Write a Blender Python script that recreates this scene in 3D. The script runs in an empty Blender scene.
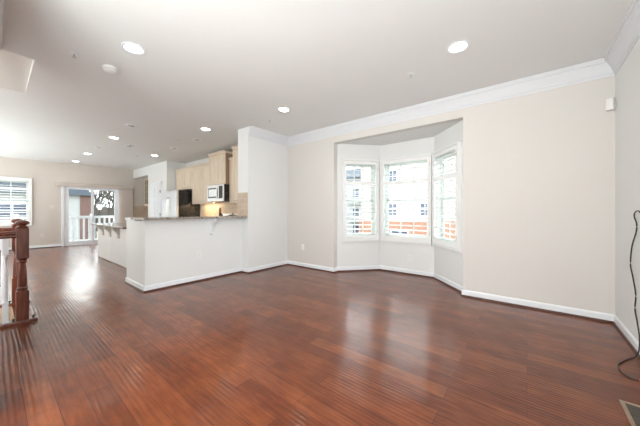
import bpy, bmesh, math, random
from mathutils import Vector, Matrix
random.seed(7)
S = bpy.context.scene
COL = S.collection
PI = math.pi

# ------------------------------------------------------------------ camera
cd = bpy.data.cameras.new('camera'); cam = bpy.data.objects.new('camera', cd); COL.objects.link(cam)
cam.location = (0, 0, 1.165)
cam.rotation_euler = (PI/2, 0, math.atan2(.621, .783))
cd.sensor_width = 36; cd.lens = 261/640*36; cd.shift_y = -2/640; cd.clip_start = .02; cd.clip_end = 300
S.camera = cam
# ------------------------------------------------------------------ world and light
SKY = 6.0
w = bpy.data.worlds.new('world'); S.world = w; w.use_nodes = True
nt = w.node_tree; nt.nodes.clear()
out = nt.nodes.new('ShaderNodeOutputWorld'); bg = nt.nodes.new('ShaderNodeBackground')
tc = nt.nodes.new('ShaderNodeTexCoord'); ns = nt.nodes.new('ShaderNodeTexNoise'); ns.inputs['Scale'].default_value = 2.5; ns.inputs['Detail'].default_value = 5
rp = nt.nodes.new('ShaderNodeValToRGB'); rp.color_ramp.elements[0].position = .35; rp.color_ramp.elements[0].color = (.80, .88, 1, 1)
rp.color_ramp.elements[1].position = .65; rp.color_ramp.elements[1].color = (1, 1, 1, 1)
nt.links.new(tc.outputs['Generated'], ns.inputs['Vector']); nt.links.new(ns.outputs['Fac'], rp.inputs['Fac'])
nt.links.new(rp.outputs['Color'], bg.inputs['Color']); bg.inputs['Strength'].default_value = SKY
nt.links.new(bg.outputs[0], out.inputs['Surface'])
S.cycles.denoising_prefilter = 'ACCURATE'; S.cycles.use_light_tree = False; S.cycles.sample_clamp_indirect = 6; S.cycles.use_adaptive_sampling = False
S.view_settings.view_transform = 'Standard'; S.view_settings.look = 'None'
S.view_settings.exposure = 0.35; S.view_settings.gamma = 1; S.view_settings.use_curve_mapping = False
LAMP = 26.0      # radiance of the recessed lamps

def area(name, loc, rot, sx, sy, power, col=(1, 1, 1), portal=False):
    l = bpy.data.lights.new(name, 'AREA'); l.shape = 'RECTANGLE'; l.size = sx; l.size_y = sy; l.energy = power; l.color = col
    o = bpy.data.objects.new(name, l); o.location = loc; o.rotation_euler = rot; COL.objects.link(o)
    if portal: l.cycles.is_portal = True
    return o
# portals only guide sky light through the glass
area('bay_daylight', (-1.77, 4.97, 1.38), (-PI/2, 0, 0), .95, 1.5, 10, portal=True)
area('patio_daylight', (-12.2, 2.22, 1.0), (0, -PI/2, 0), 2.0, 1.5, 10, portal=True)
# unseen fill lights added behind the camera, rear and side; no windows built there
area('rear_fill_light', (-1.9, -3.5, 1.45), (PI/2, 0, 0), 3.0, 2.1, 90, (.96, .985, 1))
area('rear_fill_light', (-8.5, -3.5, 1.45), (PI/2, 0, 0), 5.0, 2.1, 25, (.96, .985, 1))
area('side_fill_light', (.66, -2.0, 1.5), (0, PI/2, 0), 2.0, 2.4, 145, (.96, .985, 1))
# added out-of-view panels facing up, to brighten the ceiling
area('ceiling_fill_light', (-.3, -1.3, .4), (PI, 0, 0), 1.8, 1.8, 118, (.85, .97, .975))
area('ceiling_fill_light', (-9.4, -2.0, .4), (PI, 0, 0), 4.6, 2.4, 175, (.85, .97, .975))

# ------------------------------------------------------------------ materials
MATS = {}
def mat(name, col, rough=.5, metal=0, spec=.5, noise=None, bump=None, emit=None, coat=0):
    """noise=(scale, colour2, detail[, stretch]); bump=(scale, strength, distance)"""
    m = bpy.data.materials.new(name); m.use_nodes = True; n = m.node_tree.nodes; L = m.node_tree.links
    b = n['Principled BSDF']; b.inputs['Base Color'].default_value = (*col, 1); b.inputs['Roughness'].default_value = rough
    b.inputs['Metallic'].default_value = metal; b.inputs['Specular IOR Level'].default_value = spec
    b.inputs['Coat Weight'].default_value = coat
    t = n.new('ShaderNodeTexCoord')
    if noise:
        mp = n.new('ShaderNodeMapping'); mp.inputs['Scale'].default_value = noise[3] if len(noise) > 3 else (1, 1, 1)
        x = n.new('ShaderNodeTexNoise'); x.inputs['Scale'].default_value = noise[0]; x.inputs['Detail'].default_value = noise[2]
        r = n.new('ShaderNodeValToRGB'); r.color_ramp.elements[0].position = .38; r.color_ramp.elements[1].position = .64
        r.color_ramp.elements[0].color = (*col, 1); r.color_ramp.elements[1].color = (*noise[1], 1)
        L.new(t.outputs['Object'], mp.inputs['Vector']); L.new(mp.outputs[0], x.inputs['Vector'])
        L.new(x.outputs['Fac'], r.inputs['Fac']); L.new(r.outputs['Color'], b.inputs['Base Color'])
    if bump:
        x = n.new('ShaderNodeTexNoise'); x.inputs['Scale'].default_value = bump[0]; x.inputs['Detail'].default_value = 4
        q = n.new('ShaderNodeBump'); q.inputs['Strength'].default_value = bump[1]; q.inputs['Distance'].default_value = bump[2]
        L.new(t.outputs['Object'], x.inputs['Vector']); L.new(x.outputs['Fac'], q.inputs['Height']); L.new(q.outputs[0], b.inputs['Normal'])
    if emit:
        b.inputs['Emission Color'].default_value = (*emit[0], 1); b.inputs['Emission Strength'].default_value = emit[1]
    MATS[name] = m
    return m

WALL = mat('wall_paint', (.70, .672, .635), .75, noise=(1.2, (.71, .682, .645), 2), bump=(180, .12, .002))
WALLB = mat('beige_wall_paint', (.64, .575, .52), .75, noise=(1.2, (.65, .585, .53), 2), bump=(180, .12, .002))
HALF = mat('pale_wall_paint', (.79, .795, .785), .7, noise=(1.2, (.80, .805, .795), 2), bump=(180, .1, .002))
CEIL = mat('ceiling_paint', (.81, .81, .80), .85, noise=(1.0, (.82, .82, .81), 2), bump=(120, .15, .003))
WHITE = mat('white_trim_paint', (.84, .86, .89), .38, noise=(3, (.85, .87, .90), 2))
SHUT = mat('shutter_white', (.88, .88, .87), .4, noise=(3, (.89, .89, .88), 2))
VINYL = mat('window_vinyl', (.72, .78, .74), .4, noise=(3, (.74, .8, .76), 2))
SHOE = mat('dark_shoe_moulding', (.10, .035, .02), .4, noise=(8, (.07, .022, .013), 4, (1, 1, 1)))
CHERRY = mat('cherry_stain', (.10, .020, .009), .28, noise=(7, (.20, .048, .020), 5, (6, 6, .8)), coat=.3)
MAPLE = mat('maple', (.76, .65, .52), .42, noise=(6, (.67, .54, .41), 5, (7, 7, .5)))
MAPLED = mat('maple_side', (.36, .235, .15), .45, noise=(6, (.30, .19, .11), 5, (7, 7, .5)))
STEEL = mat('stainless_steel', (.80, .81, .82), .3, .85, noise=(4, (.86, .87, .88), 3, (1, 1, 40)))
BLACK = mat('black_gloss', (.012, .011, .012), .22, noise=(5, (.018, .016, .016), 2))
DARK = mat('dark_plastic', (.03, .03, .032), .5, noise=(5, (.04, .04, .042), 2))
CHROME = mat('satin_nickel', (.62, .6, .57), .3, 1, noise=(9, (.68, .66, .63), 2))
PLASTIC = mat('white_plastic', (.84, .835, .82), .35, noise=(9, (.85, .845, .83), 2))
BEIGEP = mat('beige_plastic', (.70, .655, .60), .5, noise=(9, (.72, .67, .62), 2))
ISLAND = mat('island_paint', (.74, .73, .71), .5, noise=(5, (.76, .75, .73), 2))
CORB = mat('corbel_paint', (.50, .46, .42), .5, noise=(9, (.55, .51, .46), 3))
CARPET = mat('stair_carpet', (.62, .47, .33), .95, noise=(90, (.70, .55, .40), 4), bump=(260, .8, .006))
BRONZE = mat('register_metal', (.34, .25, .18), .38, .6, noise=(20, (.40, .30, .22), 3))
DUCT = mat('duct_dark', (.06, .05, .04), .6, noise=(20, (.08, .065, .05), 3))
RUBBER = mat('black_rubber', (.02, .018, .018), .45, noise=(30, (.03, .028, .028), 2))
RED = mat('red_plastic', (.7, .03, .02), .4, noise=(30, (.6, .025, .02), 2))
BLIND = mat('vertical_blind_vinyl', (.84, .76, .70), .6, noise=(30, (.86, .78, .72), 2, (1, 1, .2)))
def translucent(m, col, fac):
    n = m.node_tree.nodes; L = m.node_tree.links; b = n['Principled BSDF']; o = n['Material Output']
    t = n.new('ShaderNodeBsdfTranslucent'); t.inputs[0].default_value = (*col, 1); x = n.new('ShaderNodeMixShader'); x.inputs[0].default_value = fac
    L.new(b.outputs[0], x.inputs[1]); L.new(t.outputs[0], x.inputs[2]); L.new(x.outputs[0], o.inputs['Surface'])
translucent(BLIND, (.85, .76, .70), .45)
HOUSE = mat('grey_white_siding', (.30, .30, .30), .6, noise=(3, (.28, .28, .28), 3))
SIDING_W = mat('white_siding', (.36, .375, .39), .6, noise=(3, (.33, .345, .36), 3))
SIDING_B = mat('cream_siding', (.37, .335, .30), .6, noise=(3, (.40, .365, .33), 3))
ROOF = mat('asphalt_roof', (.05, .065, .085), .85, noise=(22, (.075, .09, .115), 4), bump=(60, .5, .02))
BARK = mat('bark', (.05, .042, .036), .9, noise=(12, (.085, .07, .06), 4))
DECK = mat('composite_deck', (.42, .38, .34), .7, noise=(6, (.50, .46, .42), 4, (1, 12, 1)))
ASPH = mat('street_concrete', (.50, .495, .48), .9, noise=(2, (.56, .555, .54), 5))
GRASSM = mat('winter_lawn', (.24, .235, .17), .95, noise=(3, (.32, .31, .24), 5))
LAMPGL = mat('lamp_glass', (.85, .84, .80), .3, noise=(9, (.88, .87, .83), 2))
WINDK = mat('dark_window_glass', (.045, .055, .09), .12, noise=(2, (.07, .08, .13), 2))
CARP = mat('car_paint_dark', (.05, .06, .08), .25, noise=(2, (.06, .07, .09), 2), coat=.5)
AMBER = mat('pepper_wood', (.22, .09, .04), .4, noise=(20, (.30, .13, .06), 4))
CERAM = mat('white_ceramic', (.86, .85, .83), .2, noise=(5, (.88, .87, .85), 2))
LENS = mat('lamp_lens', (1, .98, .94), .5, emit=((1, .955, .88), LAMP))
SHRUB = mat('evergreen_needles', (.09, .17, .07), .8, noise=(8, (.16, .27, .12), 4))

def glass():
    m = bpy.data.materials.new('window_glass'); m.use_nodes = True; n = m.node_tree.nodes; L = m.node_tree.links; n.clear()
    o = n.new('ShaderNodeOutputMaterial'); t = n.new('ShaderNodeBsdfTransparent'); t.inputs[0].default_value = (.84, .865, .85, 1)
    g = n.new('ShaderNodeBsdfGlossy'); g.inputs['Roughness'].default_value = .02; f = n.new('ShaderNodeLayerWeight')
    p = n.new('ShaderNodeMath'); p.operation = 'POWER'; p.inputs[1].default_value = 4; q = n.new('ShaderNodeMath'); q.operation = 'MULTIPLY_ADD'; q.inputs[1].default_value = .6; q.inputs[2].default_value = .03
    x = n.new('ShaderNodeMixShader'); L.new(f.outputs['Facing'], p.inputs[0]); L.new(p.outputs[0], q.inputs[0]); L.new(q.outputs[0], x.inputs[0])
    L.new(t.outputs[0], x.inputs[1]); L.new(g.outputs[0], x.inputs[2]); L.new(x.outputs[0], o.inputs[0])
    return m
GLASS = glass()

def granite():
    m = bpy.data.materials.new('granite'); m.use_nodes = True; n = m.node_tree.nodes; L = m.node_tree.links; b = n['Principled BSDF']
    t = n.new('ShaderNodeTexCoord'); v = n.new('ShaderNodeTexVoronoi'); v.inputs['Scale'].default_value = 85
    r = n.new('ShaderNodeValToRGB'); e = r.color_ramp.elements
    e[0].position = 0; e[0].color = (.05, .04, .035, 1); e[1].position = 1; e[1].color = (.62, .55, .47, 1)
    for p, c in ((.3, (.17, .13, .11)), (.5, (.36, .30, .26)), (.75, (.30, .27, .25))):
        k = e.new(p); k.color = (*c, 1)
    s = n.new('ShaderNodeSeparateColor'); L.new(t.outputs['Object'], v.inputs['Vector']); L.new(v.outputs['Color'], s.inputs[0]); L.new(s.outputs[0], r.inputs[0])
    L.new(r.outputs[0], b.inputs['Base Color']); b.inputs['Roughness'].default_value = .12
    return m
GRAN = granite()

def bricks(name, c1, c2, mortar, bw, bh, ms, rough=.8, axes='XZ'):
    m = bpy.data.materials.new(name); m.use_nodes = True; n = m.node_tree.nodes; L = m.node_tree.links; b = n['Principled BSDF']
    t = n.new('ShaderNodeTexCoord'); s = n.new('ShaderNodeSeparateXYZ'); c = n.new('ShaderNodeCombineXYZ')
    ad = n.new('ShaderNodeMath'); ad.operation = 'ADD'
    L.new(t.outputs['Object'], s.inputs[0]); L.new(s.outputs[0], ad.inputs[0]); L.new(s.outputs[1], ad.inputs[1])
    L.new(ad.outputs[0], c.inputs[0]); L.new(s.outputs[2], c.inputs[1])
    k = n.new('ShaderNodeTexBrick'); k.inputs['Color1'].default_value = (*c1, 1); k.inputs['Color2'].default_value = (*c2, 1); k.inputs['Mortar'].default_value = (*mortar, 1)
    k.inputs['Scale'].default_value = 1; k.inputs['Brick Width'].default_value = bw; k.inputs['Row Height'].default_value = bh; k.inputs['Mortar Size'].default_value = ms
    L.new(c.outputs[0], k.inputs['Vector']); L.new(k.outputs['Color'], b.inputs['Base Color'])
    q = n.new('ShaderNodeBump'); q.inputs['Strength'].default_value = .3; q.inputs['Distance'].default_value = .004; q.invert = True
    L.new(k.outputs['Fac'], q.inputs['Height']); L.new(q.outputs[0], b.inputs['Normal']); b.inputs['Roughness'].default_value = rough
    return m
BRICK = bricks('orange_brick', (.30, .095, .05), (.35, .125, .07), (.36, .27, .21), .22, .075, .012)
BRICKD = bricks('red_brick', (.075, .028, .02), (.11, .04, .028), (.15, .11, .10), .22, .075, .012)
TILE = bricks('travertine_tile', (.58, .45, .34), (.50, .38, .28), (.62, .52, .43), .15, .10, .004, .4)

RIDGE = .10
def floor_mat():
    m = bpy.data.materials.new('scraped_hardwood'); m.use_nodes = True; n = m.node_tree.nodes; L = m.node_tree.links; b = n['Principled BSDF']
    t = n.new('ShaderNodeTexCoord'); s = n.new('ShaderNodeSeparateXYZ'); L.new(t.outputs['Object'], s.inputs[0])
    k = n.new('ShaderNodeTexBrick'); k.offset = .37; k.offset_frequency = 2
    k.inputs['Color1'].default_value = (0, 0, 0, 1); k.inputs['Color2'].default_value = (1, 1, 1, 1); k.inputs['Mortar'].default_value = (.5, .5, .5, 1)
    k.inputs['Scale'].default_value = 1; k.inputs['Brick Width'].default_value = 1.1; k.inputs['Row Height'].default_value = .125
    k.inputs['Mortar Size'].default_value = .0015; k.inputs['Mortar Smooth'].default_value = .3
    L.new(t.outputs['Object'], k.inputs['Vector'])
    # plank to plank tone
    r1 = n.new('ShaderNodeValToRGB'); e = r1.color_ramp.elements
    e[0].color = (.130, .031, .010, 1); e[1].color = (.225, .063, .023, 1)
    k2 = e.new(.5); k2.color = (.176, .045, .015, 1)
    L.new(k.outputs['Color'], r1.inputs[0])
    # grain and cloudy figure
    mp = n.new('ShaderNodeMapping'); mp.inputs['Scale'].default_value = (1.2, 9, 1); L.new(t.outputs['Object'], mp.inputs[0])
    g = n.new('ShaderNodeTexNoise'); g.inputs['Scale'].default_value = 4.5; g.inputs['Detail'].default_value = 7; g.inputs['Distortion'].default_value = .6; L.new(mp.outputs[0], g.inputs[0])
    r2 = n.new('ShaderNodeValToRGB'); r2.color_ramp.elements[0].position = .3; r2.color_ramp.elements[0].color = (.74, .70, .66, 1)
    r2.color_ramp.elements[1].position = .7; r2.color_ramp.elements[1].color = (1.2, 1.2, 1.16, 1); L.new(g.outputs['Fac'], r2.inputs[0])
    mx = n.new('ShaderNodeMixRGB'); mx.blend_type = 'MULTIPLY'; mx.inputs[0].default_value = 1; L.new(r1.outputs[0], mx.inputs[1]); L.new(r2.outputs[0], mx.inputs[2])
    g2 = n.new('ShaderNodeTexNoise'); g2.inputs['Scale'].default_value = 5; g2.inputs['Detail'].default_value = 6; L.new(t.outputs['Object'], g2.inputs[0])
    r3 = n.new('ShaderNodeValToRGB'); r3.color_ramp.elements[0].position = .35; r3.color_ramp.elements[0].color = (.86, .81, .76, 1)
    r3.color_ramp.elements[1].position = .68; r3.color_ramp.elements[1].color = (1.12, 1.15, 1.06, 1); L.new(g2.outputs['Fac'], r3.inputs[0])
    mx2 = n.new('ShaderNodeMixRGB'); mx2.blend_type = 'MULTIPLY'; mx2.inputs[0].default_value = 1; L.new(mx.outputs[0], mx2.inputs[1]); L.new(r3.outputs[0], mx2.inputs[2])
    # dark seams
    mx3 = n.new('ShaderNodeMixRGB'); mx3.inputs[2].default_value = (.06, .018, .01, 1); L.new(k.outputs['Fac'], mx3.inputs[0]); L.new(mx2.outputs[0], mx3.inputs[1])
    L.new(mx3.outputs[0], b.inputs['Base Color'])
    # scraped ridges run along the planks: slope worked out directly, so it stays smooth far away
    def mth(op, a, b_=None, c_=None):
        q = n.new('ShaderNodeMath'); q.operation = op
        for k_, v_ in enumerate((a, b_, c_)):
            if v_ is None: continue
            if isinstance(v_, (int, float)): q.inputs[k_].default_value = v_
            else: L.new(v_, q.inputs[k_])
        return q.outputs[0]
    mp2 = n.new('ShaderNodeMapping'); mp2.inputs['Scale'].default_value = (.5, 3, 1); L.new(t.outputs['Object'], mp2.inputs[0])
    wob = n.new('ShaderNodeTexNoise'); wob.inputs['Scale'].default_value = 1.6; wob.inputs['Detail'].default_value = 2; L.new(mp2.outputs[0], wob.inputs[0])
    ph = mth('MULTIPLY_ADD', s.outputs[1], 2*PI/.0275, mth('MULTIPLY', wob.outputs['Fac'], 9.0))
    g4 = n.new('ShaderNodeTexNoise'); g4.inputs['Scale'].default_value = .7; g4.inputs['Detail'].default_value = 2; L.new(t.outputs['Object'], g4.inputs[0])
    r4 = n.new('ShaderNodeMapRange'); r4.inputs[1].default_value = .35; r4.inputs[2].default_value = .6; r4.inputs[3].default_value = .1; r4.inputs[4].default_value = 1; L.new(g4.outputs['Fac'], r4.inputs[0])
    sl = mth('MULTIPLY', mth('MULTIPLY', mth('COSINE', ph), r4.outputs[0]), RIDGE)
    g5 = n.new('ShaderNodeTexNoise'); g5.inputs['Scale'].default_value = 7; g5.inputs['Detail'].default_value = 2; L.new(t.outputs['Object'], g5.inputs[0])
    sc = n.new('ShaderNodeSeparateColor'); L.new(g5.outputs['Color'], sc.inputs[0])
    nx = mth('MULTIPLY_ADD', sc.outputs[0], .06, -.03); ny = mth('ADD', mth('MULTIPLY_ADD', sc.outputs[1], .08, -.04), sl)
    cb_ = n.new('ShaderNodeCombineXYZ'); L.new(nx, cb_.inputs[0]); L.new(ny, cb_.inputs[1]); cb_.inputs[2].default_value = 1
    nz = n.new('ShaderNodeVectorMath'); nz.operation = 'NORMALIZE'; L.new(cb_.outputs[0], nz.inputs[0]); L.new(nz.outputs[0], b.inputs['Normal'])
    b.inputs['Roughness'].default_value = .36; b.inputs['Specular IOR Level'].default_value = .08; b.inputs['Coat Weight'].default_value = .72; b.inputs['Coat Roughness'].default_value = .15; b.inputs['Coat IOR'].default_value = 1.5; L.new(nz.outputs[0], b.inputs['Coat Normal'])
    return m
FLOOR = floor_mat()

# ------------------------------------------------------------------ mesh helpers
ORG = {}
class MB:
    def __init__(s, M=None): s.v = []; s.f = []; s.M = M or Matrix.Identity(4)
    def add(s, vs, fs):
        o = len(s.v); s.v += [s.M @ Vector(v) for v in vs]; s.f += [tuple(o+i for i in f) for f in fs]; return s
    def box(s, x0, x1, y0, y1, z0, z1):
        if x0 > x1: x0, x1 = x1, x0
        if y0 > y1: y0, y1 = y1, y0
        if z0 > z1: z0, z1 = z1, z0
        vs = [(x, y, z) for z in (z0, z1) for y in (y0, y1) for x in (x0, x1)]
        return s.add(vs, [(0, 2, 3, 1), (4, 5, 7, 6), (0, 1, 5, 4), (2, 6, 7, 3), (0, 4, 6, 2), (1, 3, 7, 5)])
    def lathe(s, prof, c=(0, 0, 0), n=20, axis='Z'):
        vs = []; fs = []
        for r, z in prof:
            for i in range(n):
                a = 2*PI*i/n; p = (r*math.cos(a), r*math.sin(a), z)
                if axis == 'X': p = (p[2], p[0], p[1])
                if axis == 'Y': p = (p[0], p[2], p[1])
                vs.append((c[0]+p[0], c[1]+p[1], c[2]+p[2]))
        m = len(prof)
        for j in range(m-1):
            for i in range(n): fs.append((j*n+i, j*n+(i+1) % n, (j+1)*n+(i+1) % n, (j+1)*n+i))
        fs.append(tuple(reversed(range(n)))); fs.append(tuple((m-1)*n+i for i in range(n)))
        return s.add(vs, fs)
    def tube(s, pts, r, n=8, caps=True):
        pts = [Vector(p) for p in pts]; vs = []; fs = []
        up = Vector((0, 0, 1))
        for i, p in enumerate(pts):
            d = (pts[min(i+1, len(pts)-1)]-pts[max(i-1, 0)]).normalized()
            a = d.cross(up)
            if a.length < .05: a = d.cross(Vector((1, 0, 0)))
            a.normalize(); b = d.cross(a).normalized(); rr = r[i] if isinstance(r, (list, tuple)) else r
            for k in range(n): t = 2*PI*k/n; vs.append(tuple(p+a*rr*math.cos(t)+b*rr*math.sin(t)))
        for j in range(len(pts)-1):
            for i in range(n): fs.append((j*n+i, j*n+(i+1) % n, (j+1)*n+(i+1) % n, (j+1)*n+i))
        if caps: fs.append(tuple(reversed(range(n)))); fs.append(tuple((len(pts)-1)*n+i for i in range(n)))
        return s.add(vs, fs)
    def prism(s, poly, a0, a1, axis='Y'):
        """poly of 2D points; extruded a0..a1 along the axis"""
        n = len(poly); vs = []
        for a in (a0, a1):
            for p, q in poly: vs.append({'X': (a, p, q), 'Y': (p, a, q), 'Z': (p, q, a)}[axis])
        return s.add(vs, [tuple(reversed(range(n))), tuple(range(n, 2*n))] + [(i, (i+1) % n, n+(i+1) % n, n+i) for i in range(n)])
    def sweep(s, path, prof, side=1):
        """profile (offset, z) swept along a 2D polyline with mitres; side=+1 offsets to the left of travel"""
        P = [Vector(p) for p in path]; N = len(P); m = len(prof); vs = []; fs = []
        for i in range(N):
            ds = []
            if i > 0: ds.append((P[i]-P[i-1]).normalized())
            if i < N-1: ds.append((P[i+1]-P[i]).normalized())
            nn = [Vector((-d.y, d.x))*side for d in ds]
            if len(nn) == 2: k = nn[0]+nn[1]; k = k/(k.length_squared/2)
            else: k = nn[0]
            for o, z in prof: vs.append((P[i].x+k.x*o, P[i].y+k.y*o, z))
        for i in range(N-1):
            for j in range(m): fs.append((i*m+j, i*m+(j+1) % m, (i+1)*m+(j+1) % m, (i+1)*m+j))
        fs.append(tuple(range(m))); fs.append(tuple((N-1)*m+j for j in reversed(range(m))))
        return s.add(vs, fs)
    def build(s, name, m, parent=None, bevel=0, smooth=False, segs=2):
        org = ORG.get(parent.name, Vector((0, 0, 0))) if parent else Vector((0, 0, 0))
        me = bpy.data.meshes.new(name); me.from_pydata([tuple(v-org) for v in s.v], [], s.f); me.update()
        bm = bmesh.new(); bm.from_mesh(me); bmesh.ops.recalc_face_normals(bm, faces=bm.faces); bm.to_mesh(me); bm.free()
        me.materials.append(m); o = bpy.data.objects.new(name, me); COL.objects.link(o)
        if parent: o.parent = parent; ORG[o.name] = org
        if bevel:
            q = o.modifiers.new('bevel', 'BEVEL'); q.width = bevel; q.segments = segs; q.limit_method = 'ANGLE'; q.angle_limit = .6
        if smooth:
            for p in me.polygons: p.use_smooth = True
            try: me.set_sharp_from_angle(angle=.7)
            except Exception: pass
        return o
def tag(o, label=None, cat=None, group=None, kind=None):
    if label: o['label'] = label
    if cat: o['category'] = cat
    if group: o['group'] = group
    if kind: o['kind'] = kind
    return o
def thing(name, loc, label=None, cat=None, group=None, kind=None):
    o = bpy.data.objects.new(name, None); o.location = loc; o.empty_display_size = .1; COL.objects.link(o); ORG[o.name] = Vector(loc)
    return tag(o, label, cat, group, kind)
def struct(name, mb, m, **k):
    o = mb.build(name, m, **k)
    if not k.get('parent'): o['kind'] = 'structure'
    return o
def dup(root, loc=None, rotz=None, label=None, group=None):
    def rec(o, par):
        c = o.copy(); COL.objects.link(c)
        if par: c.parent = par
        for ch in list(o.children): rec(ch, c)
        return c
    r = rec(root, None)
    if loc: r.location = loc
    if rotz is not None: r.rotation_euler = (0, 0, rotz)
    if label: r['label'] = label
    if group: r['group'] = group
    return r
def frame2(p, ang):   # local u along the wall, n to the room's inside (local +Y), z up
    return Matrix.Translation(Vector((p[0], p[1], 0))) @ Matrix.Rotation(ang, 4, 'Z')

H = 2.743
# ------------------------------------------------------------------ floor, ceiling
f = MB()
SX0, SX1, SY1 = -4.95, -4.19, .16           # stairwell opening
f.box(-12.1, SX0, -3.6, 4.14, -.2, 0); f.box(SX0, SX1, SY1, 4.14, -.2, 0); f.box(SX1, .85, -3.6, 4.14, -.2, 0)
f.prism([(-2.95, 4.13), (-.59, 4.13), (-1.2, 4.95), (-2.34, 4.95)], -.2, 0, 'Z')
struct('floor', f, FLOOR)
c = MB(); CX0, CX1, CY1 = -5.27, -4.03, .285
c.box(-12.1, CX0, -3.6, 4.14, H, H+.3); c.box(CX0, CX1, CY1, 4.14, H, H+.3); c.box(CX1, .85, -3.6, 4.14, H, H+.3); c.box(CX0, CX1, -3.6, -3.2, H, H+.3)
c.box(-2.95, -.6, 4.14, 4.95, 2.46, 2.6)
struct('ceiling', c, CEIL)
# sloped soffit over the stairwell
u = MB(); u.prism([(CX0-.05, H+.001), (CX0, H+.001), (CX1, H+.12), (CX1+.05, H+.12), (CX1+.05, H+.28), (CX0-.05, H+.28)], -3.3, CY1+.05, 'Y')
struct('ceiling_stair_soffit', u, WALL)

# ------------------------------------------------------------------ walls
XF = -11.95
b = MB(); b.box(-12.1, -2.858, 4.02, 4.14, 0, H); b.box(-.689, .85, 4.02, 4.14, 0, H); b.box(-2.858, -.689, 4.02, 4.14, 2.45, H)
struct('wall_back', b, WALL)
struct('wall_right', MB().box(.717, .85, -3.6, 4.02, 0, H), HALF)
struct('wall_front', MB().box(-12.1, .85, -3.75, -3.6, -2.6, 5), WALL)
struct('wall_near', MB().box(-3.97, -2.3, -.145, -.025, 0, H), WALL)
# far wall with patio door opening and window opening
DY0, DY1, DZ = 1.49, 2.97, 2.02
WY0, WY1, WZ0, WZ1 = .00, .74, .77, 2.12
l = MB()
l.box(-12.1, XF, -3.6, WY0, 0, H); l.box(-12.1, XF, WY1, DY0, 0, H); l.box(-12.1, XF, DY1, 4.02, 0, H)
l.box(-12.1, XF, DY0, DY1, DZ, H); l.box(-12.1, XF, WY0, WY1, 0, WZ0); l.box(-12.1, XF, WY0, WY1, WZ1, H)
struct('wall_left', l, WALLB)
# wing wall, half walls
struct('wall_wing', MB().box(-4.41, -4.09, 2.99, 4.02, 0, H), HALF)
struct('wall_peninsula', MB().box(-4.41, -4.29, 1.37, 2.99, 0, 1.035).box(-5.10, -4.41, 1.37, 1.49, 0, 1.02), HALF)
# pantry block and niche bulkhead
struct('wall_pantry', MB().box(-10.43, -8.87, 3.43, 4.02, 0, H), HALF)
struct('wall_bulkhead', MB().box(-11.95, -10.43, 3.43, 4.02, 2.43, H), HALF)

# bay: three walls with window openings
BL = [(-2.858, 4.14), (-2.285, 4.79), (-1.262, 4.79), (-.689, 4.14)]
bay = MB(); BZ0, BZ1 = .63, 2.115
bayw = []
for i in range(3):
    p, q = Vector(BL[i]), Vector(BL[i+1]); L_ = (q-p).length; ang = math.atan2(q.y-p.y, q.x-p.x)
    M = frame2(p, ang); s0, s1 = ((.135, L_-.08), (.08, L_-.08), (.08, L_-.11))[i]
    m_ = MB(M); e = .06
    m_.box(-e if i != 0 else 0, s0, 0, .14, 0, 2.5); m_.box(s1, L_+(e if i != 2 else 0), 0, .14, 0, 2.5); m_.box(s0, s1, 0, .14, 0, BZ0); m_.box(s0, s1, 0, .14, BZ1, 2.5)
    bay.v += m_.v; o0 = len(bay.v)-len(m_.v); bay.f += [tuple(o0+k for k in f_) for f_ in m_.f]
    bayw.append((M, s0, s1))
struct('wall_bay', bay, HALF)

# ------------------------------------------------------------------ mouldings
CR = [(0, H-.173), (.012, H-.173), (.016, H-.15), (.03, H-.145), (.034, H-.125), (.05, H-.105), (.075, H-.075), (.095, H-.058), (.10, H-.045), (.12, H-.04), (.126, H-.02), (.142, H-.018), (.142, H), (0, H)]
CR = [(o*.68, z) for o, z in CR]
CROWN = mat('crown_paint', (.74, .755, .78), .4, noise=(3, (.75, .765, .79), 2))
struct('trim_1', MB().sweep([(-4.09, 2.99), (-4.09, 4.02), (.717, 4.02), (.717, -3.6)], CR, -1), CROWN)
struct('trim_2', MB().sweep([(-2.3, -.025), (-3.97, -.025)], CR, -1), CROWN)
BB = [(0, .012), (.013, .012), (.013, .072), (.009, .082), (.005, .088), (0, .09)]
SH = [(0, 0), (.026, 0), (.026, .006), (.021, .016), (.013, .022), (0, .022)]
def base(name, path, side=-1, shoe=True):
    struct(name, MB().sweep(path, BB, side), WHITE)
    if shoe:
        global NT; NT += 1; struct('trim_%d' % NT, MB().sweep(path, SH, side), SHOE)
NT = 2
base('baseboard_back', [(-4.41, 1.49), (-4.41, 1.5)], -1, False) if 0 else None
base('baseboard_wing', [(-5.10, 1.49), (-5.10, 1.37), (-4.29, 1.37), (-4.29, 2.99), (-4.09, 2.99), (-4.09, 4.02), (-2.858, 4.02), BL[0], BL[1], BL[2], BL[3], (-.689, 4.02), (.717, 4.02), (.717, -3.6)], 1 if 0 else -1)
base('baseboard_left', [(XF, -3.6), (XF, 1.44)], -1)
base('baseboard_pantry', [(-10.41, 3.43), (-10.2, 3.43)], -1); base('baseboard_pantry_right', [(-9.2, 3.43), (-8.87, 3.43)], -1)

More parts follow.
